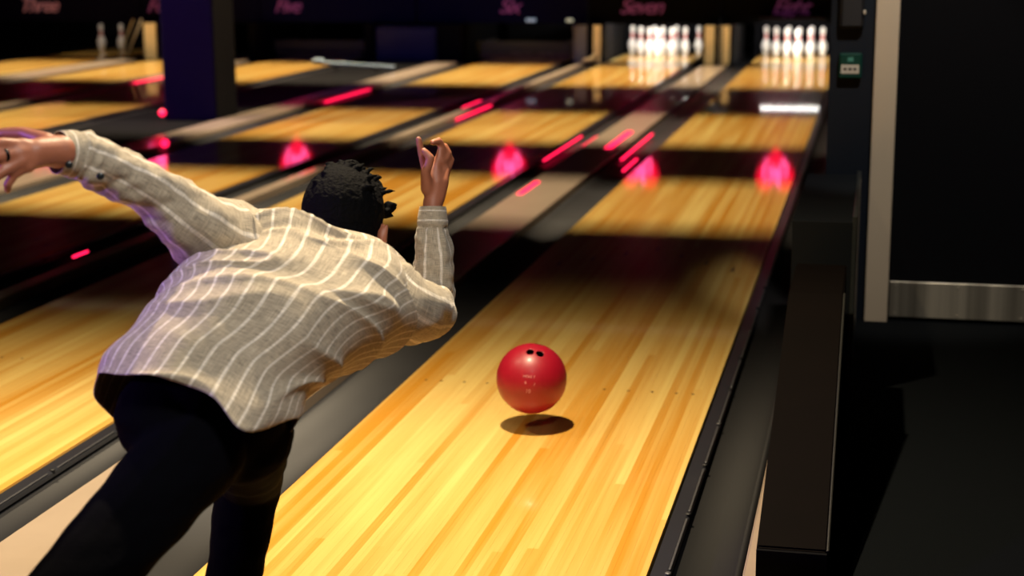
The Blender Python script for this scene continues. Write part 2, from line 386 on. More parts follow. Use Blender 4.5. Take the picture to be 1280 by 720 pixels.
# gutters, divider caps, bumper rails
def gutter(x0, x1, label, rail=None, y1=17.08, m=None):
    """x0 < x1: shallow trough with turned up edges"""
    g = thing('lane_gutter', label, 'gutter', ((x0 + x1) / 2, 0, -.06), 'lane gutters')
    n = 12; w = x1 - x0; top = []
    for i in range(n + 1):
        t = i / n; d = -.012 - .030 * math.sin(math.pi * t) ** .7
        top.append((x0 + .004 + (w - .008) * t, d))
    pts = top + [(x1 - .004, -.060), (x0 + .004, -.060)]
    bm = bmesh.new(); profile(bm, pts, LY0, y1)
    for f in bm.faces: f.smooth = abs(f.normal.y) < .5
    me_obj('trough', bm, m or GUT, g)
    if rail:
        xs = x0 if rail == 'l' else x1; s = 1 if rail == 'l' else -1
        a, b = sorted((xs + s * .004, xs + s * .052))
        bm = bmesh.new()
        profile(bm, [(a, -.011), (a + .004, -.003), (b - .008, -.003), (b, -.009), (b, -.022), (a, -.022)], LY0, y1)
        r = me_obj('bumper_rail', bm, RAIL, g)
        for k in range(9):
            y = .32 + k * .42; xx = b - .004 if s > 0 else a + .004
            bm = bmesh.new(); lathe(bm, [(.008, -.012), (.008, -.001), (.005, .001)], 10, (xx, y, 0)); me_obj('bolt', bm, BLACK if k % 3 else ROD, g)
            bm = bmesh.new(); box(bm, xx - .003, xx + .003, y + .03, y + .39, -.006, -.003, .001); me_obj('hinge_rod', bm, ROD, g)
    return g
def cap(x0, x1, z, label, y1=16.9, y0=LY0):
    o = thing('divider_cap', label, 'divider', ((x0 + x1) / 2, 0, -.1))
    bm = bmesh.new(); profile(bm, [(x0, -.10), (x0, z - .006), (x0 + .006, z), (x1 - .006, z), (x1, z - .006), (x1, -.10)], y0, y1)
    me_obj('cap', bm, CAPM, o)
    return o
GW = .228
gutter(.527, .747, 'gutter along the right side of the nearest lane', 'l', m=GUT_SHADED)
gutter(-.527 - GW, -.527, 'flat gutter along the left side of the nearest lane')
gutter(-1.826 + .527, -1.826 + .527 + .2, 'gutter right of the lane under Seven, by the beige divider', 'l')
gutter(-1.826 - .527 - GW + .06, -1.826 - .527, 'gutter left of the lane under Seven')
gutter(-2.913, -2.913 + .2, 'gutter right of the lane under Six', 'l')
gutter(-3.967 - GW, -3.967, 'gutter left of the lane under Six')
gutter(-5.753, -5.753 + GW, 'gutter right of the lane beside the column', 'l')
gutter(-6.807 - GW + .03, -6.807, 'gutter left of the lane beside the column')
gutter(-7.367, -7.367 + .2, 'gutter right of the second lane from the left')
gutter(-8.421 - GW, -8.421, 'gutter left of the second lane from the left')
gutter(-9.193, -9.193 + GW, 'gutter right of the farthest lane on the left')
gutter(-10.247 - GW, -10.247, 'gutter left of the farthest lane on the left')
cap(-1.095, -.785, .004, 'wide beige divider between the two lanes with full racks')
cap(-2.665, -2.575, .012, 'narrow pale divider between the lanes under Six and Seven')
cap(-4.52, -4.22, .012, 'beige divider right of the dark column')
cap(-7.13, -7.05, .02, 'narrow pale divider left of the column, between two far lanes')
cap(-8.96, -8.66, .012, 'beige divider between the two leftmost lanes')
cap(.748, .876, -.004, 'thin pinkish divider between gutter and brown side board', y1=17.0)
struct(boxo('trim_3', (-5.52, -4.53, LY0, 17.4, -.10, -.01), MATT), 'black walkway cover around the column')

# ------------------------------------------------------------------ pins
PROF = [(.0258, 0), (.0292, .005), (.036, .019), (.0455, .057), (.0565, .086), (.0598, .10), (.0605, .114), (.0590, .130), (.0545, .149), (.0455, .172), (.0380, .185), (.0315, .199), (.0260, .216), (.0233, .235), (.0229, .254), (.0240, .275), (.0275, .305), (.0310, .328), (.0323, .343), (.0310, .357), (.0262, .369), (.0180, .377), (.0070, .381)]
def smoothprof(p, z0=None, z1=None, grow=0):
    out = []
    for (r0, a), (r1, b) in zip(p, p[1:]):
        for k in range(2):
            t = k / 2; out.append((r0 + (r1 - r0) * t + grow, a + (b - a) * t))
    out.append((p[-1][0] + grow, p[-1][1]))
    if z0 is not None: out = [q for q in out if z0 <= q[1] <= z1]
    return out
root = thing('bowling_pin', '', 'bowling pin', (0, 0, 0))
bm = bmesh.new(); lathe(bm, smoothprof(PROF), 20); pb = me_obj('body', bm, PINW, root, True)
for a, b in ((.222, .238), (.256, .272)):
    bm = bmesh.new(); lathe(bm, smoothprof([(p[0], p[1]) for p in PROF], a - .006, b + .006, .0006), 20, cap=False); me_obj('neck_stripe', bm, PINR, root, True)
s_ = .3048; rr = s_ * math.sqrt(3) / 2
RACK = {1: (0, 0), 2: (-s_ / 2, rr), 3: (s_ / 2, rr), 4: (-s_, 2 * rr), 5: (0, 2 * rr), 6: (s_, 2 * rr), 7: (-1.5 * s_, 3 * rr), 8: (-s_ / 2, 3 * rr), 9: (s_ / 2, 3 * rr), 10: (1.5 * s_, 3 * rr)}
PLAB = {1: 'head pin at the front point of the triangle', 2: 'left pin of the second row', 3: 'right pin of the second row', 4: 'left pin of the third row', 5: 'middle pin of the third row', 6: 'right pin of the third row',
        7: 'leftmost pin of the back row', 8: 'second pin from left in the back row', 9: 'third pin from left in the back row', 10: 'rightmost pin of the back row'}
first = True
for ln, txt in ((8, 'under Eight'), (7, 'under Seven')):
    for k, (x, y) in RACK.items():
        o = root if first else copy_tree(root); first = False
        o.location = (NAMES[ln] + x, 18.29 + y, 0); o['label'] = 'white pin, ' + PLAB[k] + ' ' + txt; o['group'] = 'bowling pins at the end of the lane ' + txt
o = copy_tree(root); o.location = (-10.1, 18.8, 0); o['label'] = 'left one of two pins standing at the far left lanes'; o['group'] = 'two pins standing far left'
o = copy_tree(root); o.location = (-9.78, 18.8, 0); o['label'] = 'right one of two pins standing at the far left lanes'; o['group'] = 'two pins standing far left'

# ------------------------------------------------------------------ masking units over the pins, with script names and neon logos
MY = 17.45
def text_part(txt, parent, loc, size, material, name='lettering'):
    c = bpy.data.curves.new('t', 'FONT'); c.body = txt; c.size = size; c.extrude = .006; c.shear = .38; c.align_x = 'CENTER'; c.align_y = 'CENTER'; c.space_character = .86; c.offset = .002
    o = bpy.data.objects.new('t', c); C.objects.link(o)
    dg = bpy.context.evaluated_depsgraph_get(); me = bpy.data.meshes.new_from_object(o.evaluated_get(dg)); bpy.data.objects.remove(o)
    me.transform(Matrix.Rotation(math.pi / 2, 4, 'X')); me.transform(Matrix.Translation(loc)); me.materials.clear(); me.materials.append(material); me.name = name
    q = bpy.data.objects.new(name, me); C.objects.link(q); q.parent = parent
    if parent.type == 'EMPTY': q.location = -V(parent.location)
    return q
NEON = [(-.10, -.16), (-.16, -.02), (-.13, .10), (-.05, .12), (-.01, .03), (-.05, -.08), (-.09, -.02), (-.03, .05), (.03, -.06), (.02, .10), (.05, .17), (.06, -.02), (.10, -.16), (.15, -.08), (.14, .05), (.06, .02)]
WORDS = {8: ('Eight', SCRIPT), 7: ('Seven', SCRIPT), 6: ('Six', SCRIPT), 5: ('Five', SCRIPT), 4: ('Four', SCRIPT), 3: ('Three', SCRIPT2)}
SPAN = {8: (-.92, .87), 7: (-2.62, -.94), 6: (-4.9, -2.64), 5: (-7.08, -4.92), 4: (-8.8, -7.1), 3: (-11.2, -8.82)}
for n, cx in NAMES.items():
    w, sm = WORDS[n]; x0, x1 = SPAN[n]
    mu = thing('masking_unit', 'dark panel above the pins with the word %s in dim script' % w, 'masking panel', ((x0 + x1) / 2, MY, .5), 'dark panels above the pins')
    boxo('panel', (x0, x1, MY, MY + .05, .48, 1.75), NAVY if n < 7 else MATT, mu, bev=.004)
    dx = {8: -.06, 7: -.11, 6: -.22, 5: -.42, 4: -.60, 3: -.62}[n]
    text_part(w, mu, (cx + dx, MY - .008, .69), .27, sm)
    # neon logo: red backing with a pink looping tube
    nx = cx + {8: -.19, 7: -.10, 6: -.22, 5: -.34, 4: -.73, 3: -.68}[n]; nz = 1.38
    bm = bmesh.new()
    vs = []
    for ang in range(28):
        t = ang / 28 * 2 * math.pi; hx = .25 * math.sin(t) ** 3 * 1.0; hz = .021 * (13 * math.cos(t) - 5 * math.cos(2 * t) - 2 * math.cos(3 * t) - math.cos(4 * t))
        vs.append((nx + hx, nz + hz))
    a = [bm.verts.new((x, MY - .03, z)) for x, z in vs]; b = [bm.verts.new((x, MY - .001, z)) for x, z in vs]
    bm.faces.new(a); bm.faces.new(b[::-1])
    for i in range(28): bm.faces.new((a[i], a[(i + 1) % 28], b[(i + 1) % 28], b[i]))
    bmesh.ops.recalc_face_normals(bm, faces=bm.faces)
    nb = me_obj('neon_backing', bm, NEONR, mu)
    bm = bmesh.new(); chain(bm, [V((nx + x, MY - .05, nz + z)) for x, z in NEON], [.012] * len(NEON), 8); me_obj('neon_tube', bm, NEONP, nb)

# pin lamps under the panels of the two racks, and the bare tube in front of lane eight
for n in (8, 7):
    light('pin_lamp', 'AREA', (NAMES[n] - .02, MY + .10, .70), (NAMES[n], 18.55, .12), 40, (1, .93, .84), shape='RECTANGLE', size=.7, size_y=.06)
light('pin_lamp', 'AREA', (-9.9, MY + .1, .9), (-9.95, 18.8, .15), 6.0, (1, .85, .7), shape='RECTANGLE', size=.5, size_y=.06)
light('pin_lamp', 'AREA', (-3.6, MY + .1, .9), (-3.5, 18.6, .0), 2.5, (1, .8, .55), shape='RECTANGLE', size=.8, size_y=.06)
for x_, y_, pw in ((-.93, 15.6, 270), (-2.5, 15.6, 200), (-8.53, 15.6, 260)):
    light('division_fill', 'SPOT', (x_, y_, 2.9), (x_, 17.1, .20), pw, WARM, spot_size=math.radians(9), spot_blend=.3, shadow_soft_size=.03)  # spots added only to brighten the beige division boards
ht = thing('hooded_lamp', 'hooded tube lamp on the panel above the pins of lane Eight', 'lamp', (-.02, 17.3, .64))
boxo('hood', (-.42, .38, 17.12, MY - .022, .558, .568), BLACK, ht, bev=.002)
boxo('tube', (-.39, .33, 17.31, 17.35, .552, .558), GLOWW, ht)

# ------------------------------------------------------------------ division boards between the pin decks
def division(xa, xb, label, strips):
    d = thing('pin_deck_division', label, 'partition', ((xa + xb) / 2, 17.1, 0), 'division boards between pin decks')
    boxo('core', (xa, xb, 17.12, 19.18, -.05, .478), MATT, d)
    for x0, x1, m in strips: boxo('facing_board', (x0, x1, 17.09, 17.118, .0, .476), m, d, bev=.002)
    return d
division(-1.10, -.76, 'division with two beige boards between the two full racks', [(-1.085, -.965, BEIGE), (-.905, -.885, CHROME), (-.865, -.775, BEIGE)])
d = division(-2.76, -2.40, 'grey division with one beige strip left of the rack under Seven', [(-2.75, -2.58, mat('grey_board', (.10, .10, .11), .4)), (-2.49, -2.40, BEIGE)])
bm = bmesh.new(); chain(bm, [V((-2.46, 17.08, .10)), V((-2.52, 17.02, .04)), V((-2.58, 16.98, .04))], [.03, .035, .03], 10); me_obj('curved_foot', bm, BEIGE, d)
division(-4.55, -4.22, 'dark division left of the lane under Six', [])
division(-5.53, -5.42, 'dark narrow division right of the lane beside the column', [])
division(-7.14, -7.04, 'dark narrow division left of the lane beside the column', [])
division(-8.64, -8.435, 'division with a beige front board just left of the column', [(-8.62, -8.45, BEIGE)])
for n, cx in NAMES.items():
    pc = boxo('pit_curtain', (cx - .62, cx + .62, 19.2, 19.24, -.05, .9), MATT)
    tag(pc, 'black pit curtain behind the pin deck, lane %s' % WORDS[n][0], 'curtain', 'pit curtains behind the pin decks')
for n, lab in ((6, 'lowered brown sweep board across the lane under Six'), (5, 'lowered dark sweep board across the lane beside the column')):
    sw = thing('sweep_board', lab, 'sweep board', (NAMES[n], 17.75, 0)); cx = NAMES[n]
    boxo('board', (cx - .72, cx + .56, 17.70, 17.74, .085, .23), OLIVE, sw, bev=.003)
    boxo('lower_board', (cx - .68, cx + .54, 17.66, 17.70, .01, .075), DBROWN, sw, bev=.003)
    for s in (-.60, .50): boxo('arm', (cx + s - .02, cx + s + .02, 17.74, 18.3, .2, .24), BLACK, sw)
# leaning pale bars and lamp slots seen left of the column
lb = thing('leaning_bars', 'two pale bars leaning beside the beige board left of the column', 'bars', (-9.0, 17.0, 0))
for a in (0, .12):
    bm = bmesh.new(); chain(bm, [V((-8.99 + a, 17.06, .026)), V((-8.76 + a, 17.08, .52))], [.013, .013], 10); me_obj('bar', bm, mat('pale_metal', (.5, .48, .42), .4, metal=.3), lb)
# small pale status lamps under the dark panels of lane six
for x, col, wd, lab in ((-3.37, (.3, .4, .5), .12, 'small bluish status light under the panel of lane Six'), (-2.86, (.6, .58, .4), .08, 'small yellowish status light under the panel of lane Six')):
    sl = boxo('status_light', (x - wd / 2, x + wd / 2, MY - .03, MY - .001, .505, .54), mat('status_glow', (.3, .3, .3), .4, emis=col, estr=.7)); tag(sl, lab, 'status light')
# barrier rail across the walkway
br = thing('barrier_rail', 'pale blue metal rail low across the walkway right of the column', 'rail', (-5.2, 15.5, 0))
bm = bmesh.new(); chain(bm, [V((-5.62, 15.4, .10)), V((-4.62, 15.4, .05))], [.022, .02], 10); me_obj('rail', bm, STEELB, br)
for x in (-5.35, -4.85):
    bm = bmesh.new(); chain(bm, [V((x, 15.42, -.01)), V((x, 15.42, .08))], [.012, .012], 8); me_obj('post', bm, BLACK, br)
bm = bmesh.new(); ellipsoid(bm, (-5.56, 15.4, .115), ((.09, 0, 0), (0, .03, 0), (0, 0, .035)), 14, 8); me_obj('clamp', bm, STEELB, br, True)
cb = thing('machine_cabinet', 'navy machine cabinet at the end of the walkway right of the column', 'cabinet', (-4.95, 17.6, 0))
boxo('body', (-5.40, -4.58, 17.2, MY - .01, -.01, .44), mat('navy_enamel', (.004, .005, .05), .5), cb, bev=.01)
boxo('door', (-5.36, -4.62, 17.185, 17.2, .03, .40), mat('navy_enamel_door', (.004, .005, .06), .5), cb, bev=.003)

# ------------------------------------------------------------------ column
col = thing('column', 'square purple painted column standing between the lanes', 'column', (-4.76, 10.0, 0))
boxo('shaft', (-5.02, -4.54, 9.8, 10.26, -.01, CEIL - .002), PURPLE, col, bev=.01)
cl_ = boxo('side_shade', (-4.54, -4.532, 9.80, 10.26, -.01, CEIL - .002), MATT, col); cl_['label'] = 'matt black sheet standing in for shade'  # black sheet putting shade on the column's right face
for zz in (0.02, .9, 1.8): boxo('joint_band', (-5.022, -4.542, 9.797, 10.262, zz, zz + .012), PURPLE, col)

# small glowing red dots and bars added for mirrored red light
GLINT_DOTS = [((-5.03, 9.78, .06), 'added round red glint at the foot of the column'), ((-4.20, 8.0, .02), 'added round red glint on the divider in front of the column'),
        ((-10.3, 14.0, .03), 'added red glint at the far left lane'), ]
for p, lab in GLINT_DOTS:
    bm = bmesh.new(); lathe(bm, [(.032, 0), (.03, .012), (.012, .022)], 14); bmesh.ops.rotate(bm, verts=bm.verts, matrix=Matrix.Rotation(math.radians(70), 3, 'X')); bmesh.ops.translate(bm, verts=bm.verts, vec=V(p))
    o = me_obj('red_glint', bm, LED); tag(o, lab, 'lamp')
def glintbar(x, y0, y1, z, lab, w=.010):
    o = boxo('glint_bar', (x - w, x + w, y0, y1, z, z + .006), LED, bev=.002); tag(o, lab, 'glint'); return o
glintbar(.757, 1.66, 1.95, -.0038, 'short added red glint between the gutter and the brown side board', .006)  # glowing bar added for the red reflection by the side board
GLINT_BARS = [(-4.175, 11.6, 13.05, .008, 'added red glint in the gutter just right of the walkway, by the divider'), (-2.72, 11.27, 12.0, .006, 'upper of the two parallel red glints left of lane Seven'),
          (-2.51, 10.24, 11.54, .009, 'lower of the two parallel red glints left of lane Seven'), (-1.225, 7.7, 9.2, .006, 'long red glint in the gutter right of lane Seven'),
          (-.70, 7.84, 9.45, .008, 'long red glint in the gutter left of lane Eight'), (-.885, 8.4, 9.5, .028, 'broad pink glint on top of the wide beige divider'),
          (-1.045, 6.08, 6.62, .018, 'small pink glint on the near part of the wide beige divider'), (-2.60, 7.85, 8.5, .010, 'short red glint just left of the raised hand'),
          (-.60, 7.27, 7.9, .008, 'short red glint close to the left edge of lane Eight'), (.675, 6.0, 6.85, .008, 'red glint in the gutter right of lane Eight'),
          (-1.10, 8.56, 9.2, .006, 'faint short red glint at the left edge of the wide beige divider'), (-4.49, 10.7, 11.35, .016, 'pinkish glint on the divider right of the column'),
          (-7.20, 12.2, 12.7, .016, 'small red glint between the two far left lanes'), (-2.76, 3.77, 3.92, .006, 'tiny red glint beyond the outstretched sleeve'), (-7.02, 13.4, 14.9, .014, 'long red glint between two far lanes left of the column')]
for x, y0, y1, w, lab in GLINT_BARS:  # glowing bars added for the red reflections along gutters and dividers
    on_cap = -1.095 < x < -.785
    o = boxo('glint_bar', (x - w, x + w, y0, y1, .0045 if on_cap else -.010, .0095 if on_cap else .001), LED, bev=.002); tag(o, lab, 'glint', 'added red glints along the gutters')

# ------------------------------------------------------------------ ball
BR = .1085
bc = V(G['ball'])
ball = thing('bowling_ball', 'red bowling ball in the air just above the nearest lane', 'bowling ball', tuple(bc))
bm = bmesh.new(); bmesh.ops.create_icosphere(bm, subdivisions=6, radius=BR)
tocam = (CAM_POS - bc).normalized(); rgt = CAM_R; upv = tocam.cross(rgt) * -1
upv = rgt.cross(tocam) * -1
if upv.z < 0: upv = -upv
def bdir(px, py):       # direction on the ball for an offset in ball radii, right and up
    q = rgt * px + upv * py; return (q + tocam * math.sqrt(max(0, 1 - q.length_squared))).normalized()
holes = [(bdir(-.04, .745), .0118), (bdir(.24, .69), .0122), (bdir(.22, .972), .0145)]
SHELL = mat('red_ball', (.29, .002, .016), .45, coat=.12, noise_amt=.10, noise_scale=9)
SHELL.node_tree.nodes['Principled BSDF'].inputs['Coat Roughness'].default_value = .22
o = me_obj('shell', bm, SHELL, ball, True); o.location = (0, 0, 0)
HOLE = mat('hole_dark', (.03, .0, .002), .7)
cut = bmesh.new()
for d, r in holes: 
    u, w, dd = frame_of(d); a = [cut.verts.new(d * (BR - .03) + (u * math.cos(k * math.pi / 16) + w * math.sin(k * math.pi / 16)) * r) for k in range(32)]; b = [cut.verts.new(v.co + d * .05) for v in a]
    cut.faces.new(a); cut.faces.new(b[::-1]); [cut.faces.new((a[k], a[(k + 1) % 32], b[(k + 1) % 32], b[k])) for k in range(32)]
bmesh.ops.recalc_face_normals(cut, faces=cut.faces); co = me_obj('cutter', cut, HOLE); co.location = bc
md = o.modifiers.new('b', 'BOOLEAN'); md.operation = 'DIFFERENCE'; md.object = co; md.solver = 'EXACT'
dg = bpy.context.evaluated_depsgraph_get(); dg.update(); me = bpy.data.meshes.new_from_object(o.evaluated_get(dg)); o.modifiers.clear(); o.data = me; bpy.data.objects.remove(co)
me.name = 'shell'
for p in me.polygons: p.use_smooth = abs((o.data.vertices[p.vertices[0]].co.length) - BR) < .0006 and all(abs(me.vertices[q].co.length - BR) < .0006 for q in p.vertices)
for d, r in holes:
    u, w, dd = frame_of(d); bm = bmesh.new(); a = [bm.verts.new(d * (BR - .0285) + (u * math.cos(k * math.pi / 12) + w * math.sin(k * math.pi / 12)) * (r * .97)) for k in range(24)]; b = [bm.verts.new(v.co + d * .0272) for v in a]
    bm.faces.new(a); [bm.faces.new((a[k], a[(k + 1) % 24], b[(k + 1) % 24], b[k])) for k in range(24)]
    q = me_obj('finger_hole', bm, HOLE, ball, True); q.location = (0, 0, 0)
# worn pale engraving
ENG = mat('pale_engraving', (.62, .25, .24), .6)
def engrave(px, py, txt, size, tilt=0):
    d = bdir(px, py); c = bpy.data.curves.new('t', 'FONT'); c.body = txt; c.size = size; c.extrude = .0008; c.align_x = 'CENTER'; c.align_y = 'CENTER'
    o = bpy.data.objects.new('t', c); C.objects.link(o); dg = bpy.context.evaluated_depsgraph_get(); me = bpy.data.meshes.new_from_object(o.evaluated_get(dg)); bpy.data.objects.remove(o)
    up = (upv - d * upv.dot(d)).normalized(); x = up.cross(d); m = Matrix((x, up, d)).transposed().to_4x4(); m.translation = d * (BR + .0002)
    me.transform(m @ Matrix.Rotation(tilt, 4, 'Z')); me.materials.clear(); me.materials.append(ENG)
    for v in me.vertices:
        h = v.co.length; v.co = v.co.normalized() * (BR + (.0006 if h > BR + .0005 else .0001))
    q = bpy.data.objects.new('engraving', me); C.objects.link(q); q.parent = ball
engrave(-.07, .05, 'HOLE 7', .011, -.1); engrave(-.17, -.12, '8', .012, -.1); engrave(.07, -.18, '/', .014, -.1); engrave(-.10, -.36, '10', .017, -.1)

# ------------------------------------------------------------------ the bowler
SKIN = mat('skin', (.31, .108, .058), .5, noise_amt=.10, noise_scale=30, bump=.05, bump_scale=300)
TROU = mat('black_trousers', (.0012, .0012, .0022), .95, bump=.2, bump_scale=40, spec=.03)
HAIR = mat('black_hair', (.0012, .0012, .0018), .8, bump=.5, bump_scale=180, spec=.06)
def shirt_mat():
    m = bpy.data.materials.new('striped_linen'); m.use_nodes = True; nt = m.node_tree; N = nt.nodes; Lk = nt.links; b = N['Principled BSDF']
    uv = N.new('ShaderNodeUVMap'); uv.uv_map = 'UVMap'; sp = N.new('ShaderNodeSeparateXYZ'); Lk.new(uv.outputs[0], sp.inputs[0])
    def mth(op, a, bb=None, c=None, cl=False):
        n = N.new('ShaderNodeMath'); n.operation = op; n.use_clamp = cl
        for i, q in enumerate((a, bb, c)):
            if q is None: continue
            if isinstance(q, (int, float)): n.inputs[i].default_value = q
            else: Lk.new(q, n.inputs[i])
        return n.outputs[0]
    fr = mth('FRACT', mth('DIVIDE', sp.outputs[0], .0325))
    d = mth('ABSOLUTE', mth('SUBTRACT', fr, .5))
    st = mth('SUBTRACT', 1, mth('DIVIDE', mth('SUBTRACT', d, .055), .05), cl=True)
    # weave: fine threads both ways
    def thread(sx, sy):
        cv = N.new('ShaderNodeCombineXYZ'); Lk.new(mth('MULTIPLY', sp.outputs[0], sx), cv.inputs[0]); Lk.new(mth('MULTIPLY', sp.outputs[1], sy), cv.inputs[1])
        n = N.new('ShaderNodeTexNoise'); n.inputs['Scale'].default_value = 1; n.inputs['Detail'].default_value = 3; Lk.new(cv.outputs[0], n.inputs['Vector']); return n.outputs['Fac']
    w = mth('ADD', thread(900, 50), thread(50, 900))
    k = mth('ADD', mth('MULTIPLY', mth('SUBTRACT', w, 1), 1.7), 1)
    mx = N.new('ShaderNodeMix'); mx.data_type = 'RGBA'; mx.inputs['A'].default_value = (.335, .285, .215, 1); mx.inputs['B'].default_value = (.60, .54, .46, 1); Lk.new(st, mx.inputs['Factor'])
    m2 = N.new('ShaderNodeMix'); m2.data_type = 'RGBA'; m2.blend_type = 'MULTIPLY'; m2.inputs['Factor'].default_value = 1; Lk.new(mx.outputs['Result'], m2.inputs['A']); Lk.new(k, m2.inputs['B'])
    Lk.new(m2.outputs['Result'], b.inputs['Base Color']); b.inputs['Roughness'].default_value = .9; b.inputs['Specular IOR Level'].default_value = .1
    b.inputs['Sheen Weight'].default_value = .15
    bp = N.new('ShaderNodeBump'); bp.inputs['Strength'].default_value = .25; bp.inputs['Distance'].default_value = .002; Lk.new(w, bp.inputs['Height']); Lk.new(bp.outputs[0], b.inputs['Normal'])
    return m
SHIRT = shirt_mat()

def catmull(pts, t):
    n = len(pts) - 1; f = min(max(t * n, 0), n - 1e-6); i = int(f); u = f - i
    p0, p1, p2, p3 = pts[max(i - 1, 0)], pts[i], pts[i + 1], pts[min(i + 2, n)]
    return .5 * ((2 * p1) + (p2 - p0) * u + (2 * p0 - 5 * p1 + 4 * p2 - p3) * u * u + (3 * p1 - p0 - 3 * p2 + p3) * u ** 3)

def loft(name, ringfn, rows, seg, material, parent, uvfn, thick=.0018, cap_last=False):
    bm = bmesh.new(); uvl = bm.loops.layers.uv.new('UVMap'); R_ = []
    for j in range(rows + 1):
        R_.append([bm.verts.new(ringfn(j / rows, 2 * math.pi * k / seg)) for k in range(seg)])
    for j in range(rows):
        for k in range(seg):
            f = bm.faces.new((R_[j][k], R_[j][(k + 1) % seg], R_[j + 1][(k + 1) % seg], R_[j + 1][k])); f.smooth = True
            tm = (j + .5) / rows
            for l, (jj, kk) in zip(f.loops, ((j, k), (j, k + 1), (j + 1, k + 1), (j + 1, k))):
                l[uvl].uv = uvfn(jj / rows, 2 * math.pi * kk / seg, tm, 2 * math.pi * (k + .5) / seg)
    bmesh.ops.recalc_face_normals(bm, faces=bm.faces)
    o = me_obj(name, bm, material, parent)
    s = o.modifiers.new('thickness', 'SOLIDIFY'); s.thickness = thick; s.offset = -1
    for p in o.data.polygons: p.use_smooth = True
    return o

base = V((-.14, -.55, 0))
man = thing('person', 'man in striped beige shirt and black trousers bending forward after releasing the ball', 'person', tuple(base))
g = {k: (V(v) if isinstance(v[0], (int, float)) else [V(q) if isinstance(q[0], (int, float)) else q for q in v]) for k, v in G.items()}

# anatomy frame
hl, hr_ = g['hipL'], g['hipR']
ank_f = V((g['kneeR'].x - .005, g['kneeR'].y - .14, .12)); kn_f = g['kneeR']
kn_b = g['kneeL']; ank_b = V((kn_b.x - .20, kn_b.y - .30, .16))
headc = g['head'] + V((0, .0, -.005)); fwd = V((-.08, .95, -.30)).normalized(); up = (V((.02, .30, 1)) - fwd * V((.02, .30, 1)).dot(fwd)).normalized(); side = fwd.cross(up)
def HP(a, b, c): return headc + side * a + fwd * b + up * c
bm = bmesh.new()
# skull, jaw, face
ellipsoid(bm, HP(0, -.012, .022), (side * .074, fwd * .093, up * .088))
ellipsoid(bm, HP(0, .028, -.045), (side * .056, fwd * .066, up * .070))
ellipsoid(bm, HP(0, .068, -.098), (side * .026, fwd * .022, up * .020))
capsule(bm, HP(0, .088, .012), .009, HP(0, .110, -.030), .014, 12)
for s in (-1, 1):
    capsule(bm, HP(s * .012, .098, -.034), .009, HP(s * .015, .094, -.036), .008, 10)
    capsule(bm, HP(s * .014, .080, .026), .011, HP(s * .046, .066, .024), .009, 10)      # brow
    ellipsoid(bm, HP(s * .044, .056, -.020), (side * .020, fwd * .020, up * .018), 14, 10)   # cheek
    ellipsoid(bm, HP(s * .083, -.006, -.022), (side * .012 + fwd * -.006, fwd * .019, up * .033), 16, 12)   # ear
    capsule(bm, HP(s * .094, -.018, .004), .005, HP(s * .093, -.016, -.034), .0045, 8)
    capsule(bm, HP(s * .083, .004, -.050), .007, HP(s * .080, .002, -.038), .006, 8)
capsule(bm, HP(-.020, .084, -.060), .0065, HP(.020, .084, -.060), .0065, 10); capsule(bm, HP(-.016, .083, -.071), .0075, HP(.016, .083, -.071), .0075, 10)
neckb = g['neck'] + V((-.01, .0, -.045))
capsule(bm, HP(0, -.022, -.05), .052, neckb - V((0, 0, .02)), .056)
# trunk
rings = [(V(a), V(b), t) for a, b, t in G['rings']]
for i, s_ in enumerate((0, 0, 0, 0, .004, .012, .022, .036, .050, .058)):       # sink the upper back so that it meets the nape
    T = ((rings[min(i + 1, 9)][0] + rings[min(i + 1, 9)][1]) - (V(G['rings'][max(i - 1, 0)][0]) + V(G['rings'][max(i - 1, 0)][1]))).normalized()
    Nn = T.cross(rings[i][1] - rings[i][0]).normalized(); Nn = Nn if Nn.z > 0 else -Nn
    rings[i] = (rings[i][0] - Nn * s_, rings[i][1] - Nn * s_, rings[i][2] * (1, 1, 1, 1, 1, .97, .92, .88, .88, .9)[i])
cen = [(a + b) / 2 for a, b, t in rings]
for i in range(1, len(rings) - 2):
    a, b, t = rings[i]; c = cen[i]; Lx = (b - a) * .36; T = (cen[i + 1] - cen[i]).normalized(); Nn = T.cross(Lx.normalized()).normalized()
    ellipsoid(bm, c - Nn * .02 * (i < 2), (Lx * (.8 if i < 2 else 1), Nn * t * (.55 if i < 2 else .72), T * .085 if i < 6 else T * .06), 24, 14)
capsule(bm, g['pelvis'], .08, cen[1] + V((0, .06, -.03)), .085)
capsule(bm, hl, .074, hr_, .074)
capsule(bm, g['shL'] - V((0, 0, .02)), .046, neckb, .045); capsule(bm, g['shR'] - V((0, 0, .01)), .046, neckb, .045)
chain(bm, [g['shL'], g['shL2'], g['elL'], g['foL'], g['cuL'], g['wrL'], g['lw']], [.046, .038, .031, .029, .028, .029, .030])
chain(bm, [g['shR'], g['shR2'], g['elR'], g['foR'], g['cuR'], g['wrR'], g['palmw']], [.044, .036, .029, .027, .024, .0215, .0215])
chain(bm, [hr_, kn_f, ank_f], [.070, .046, .034]); chain(bm, [hl, g['thighL'], kn_b, ank_b], [.066, .064, .048, .034])
# right hand
chain(bm, [g['palmw'], g['palmc'], g['palm1']], [.021, .017, .0115], 14); chain(bm, [g['palmw'], g['palmc'], g['palm2']], [.021, .018, .0115], 14); chain(bm, [g['palmw'] + V((.006, .004, .006)), g['palmc'] + V((.009, .008, 0)), g['palm3']], [.019, .017, .0115], 14)
chain(bm, g['f1'], [.0098, .0085, .0070], 12); chain(bm, g['f2'], [.0100, .0090, .0082, .0070], 12)
chain(bm, g['f3'], [.0098, .0088, .0080, .0068], 12); chain(bm, g['f4'], [.0088, .0078, .0070, .0060], 12)
chain(bm, g['th'], [.0150, .0108, .0094, .0078], 12)
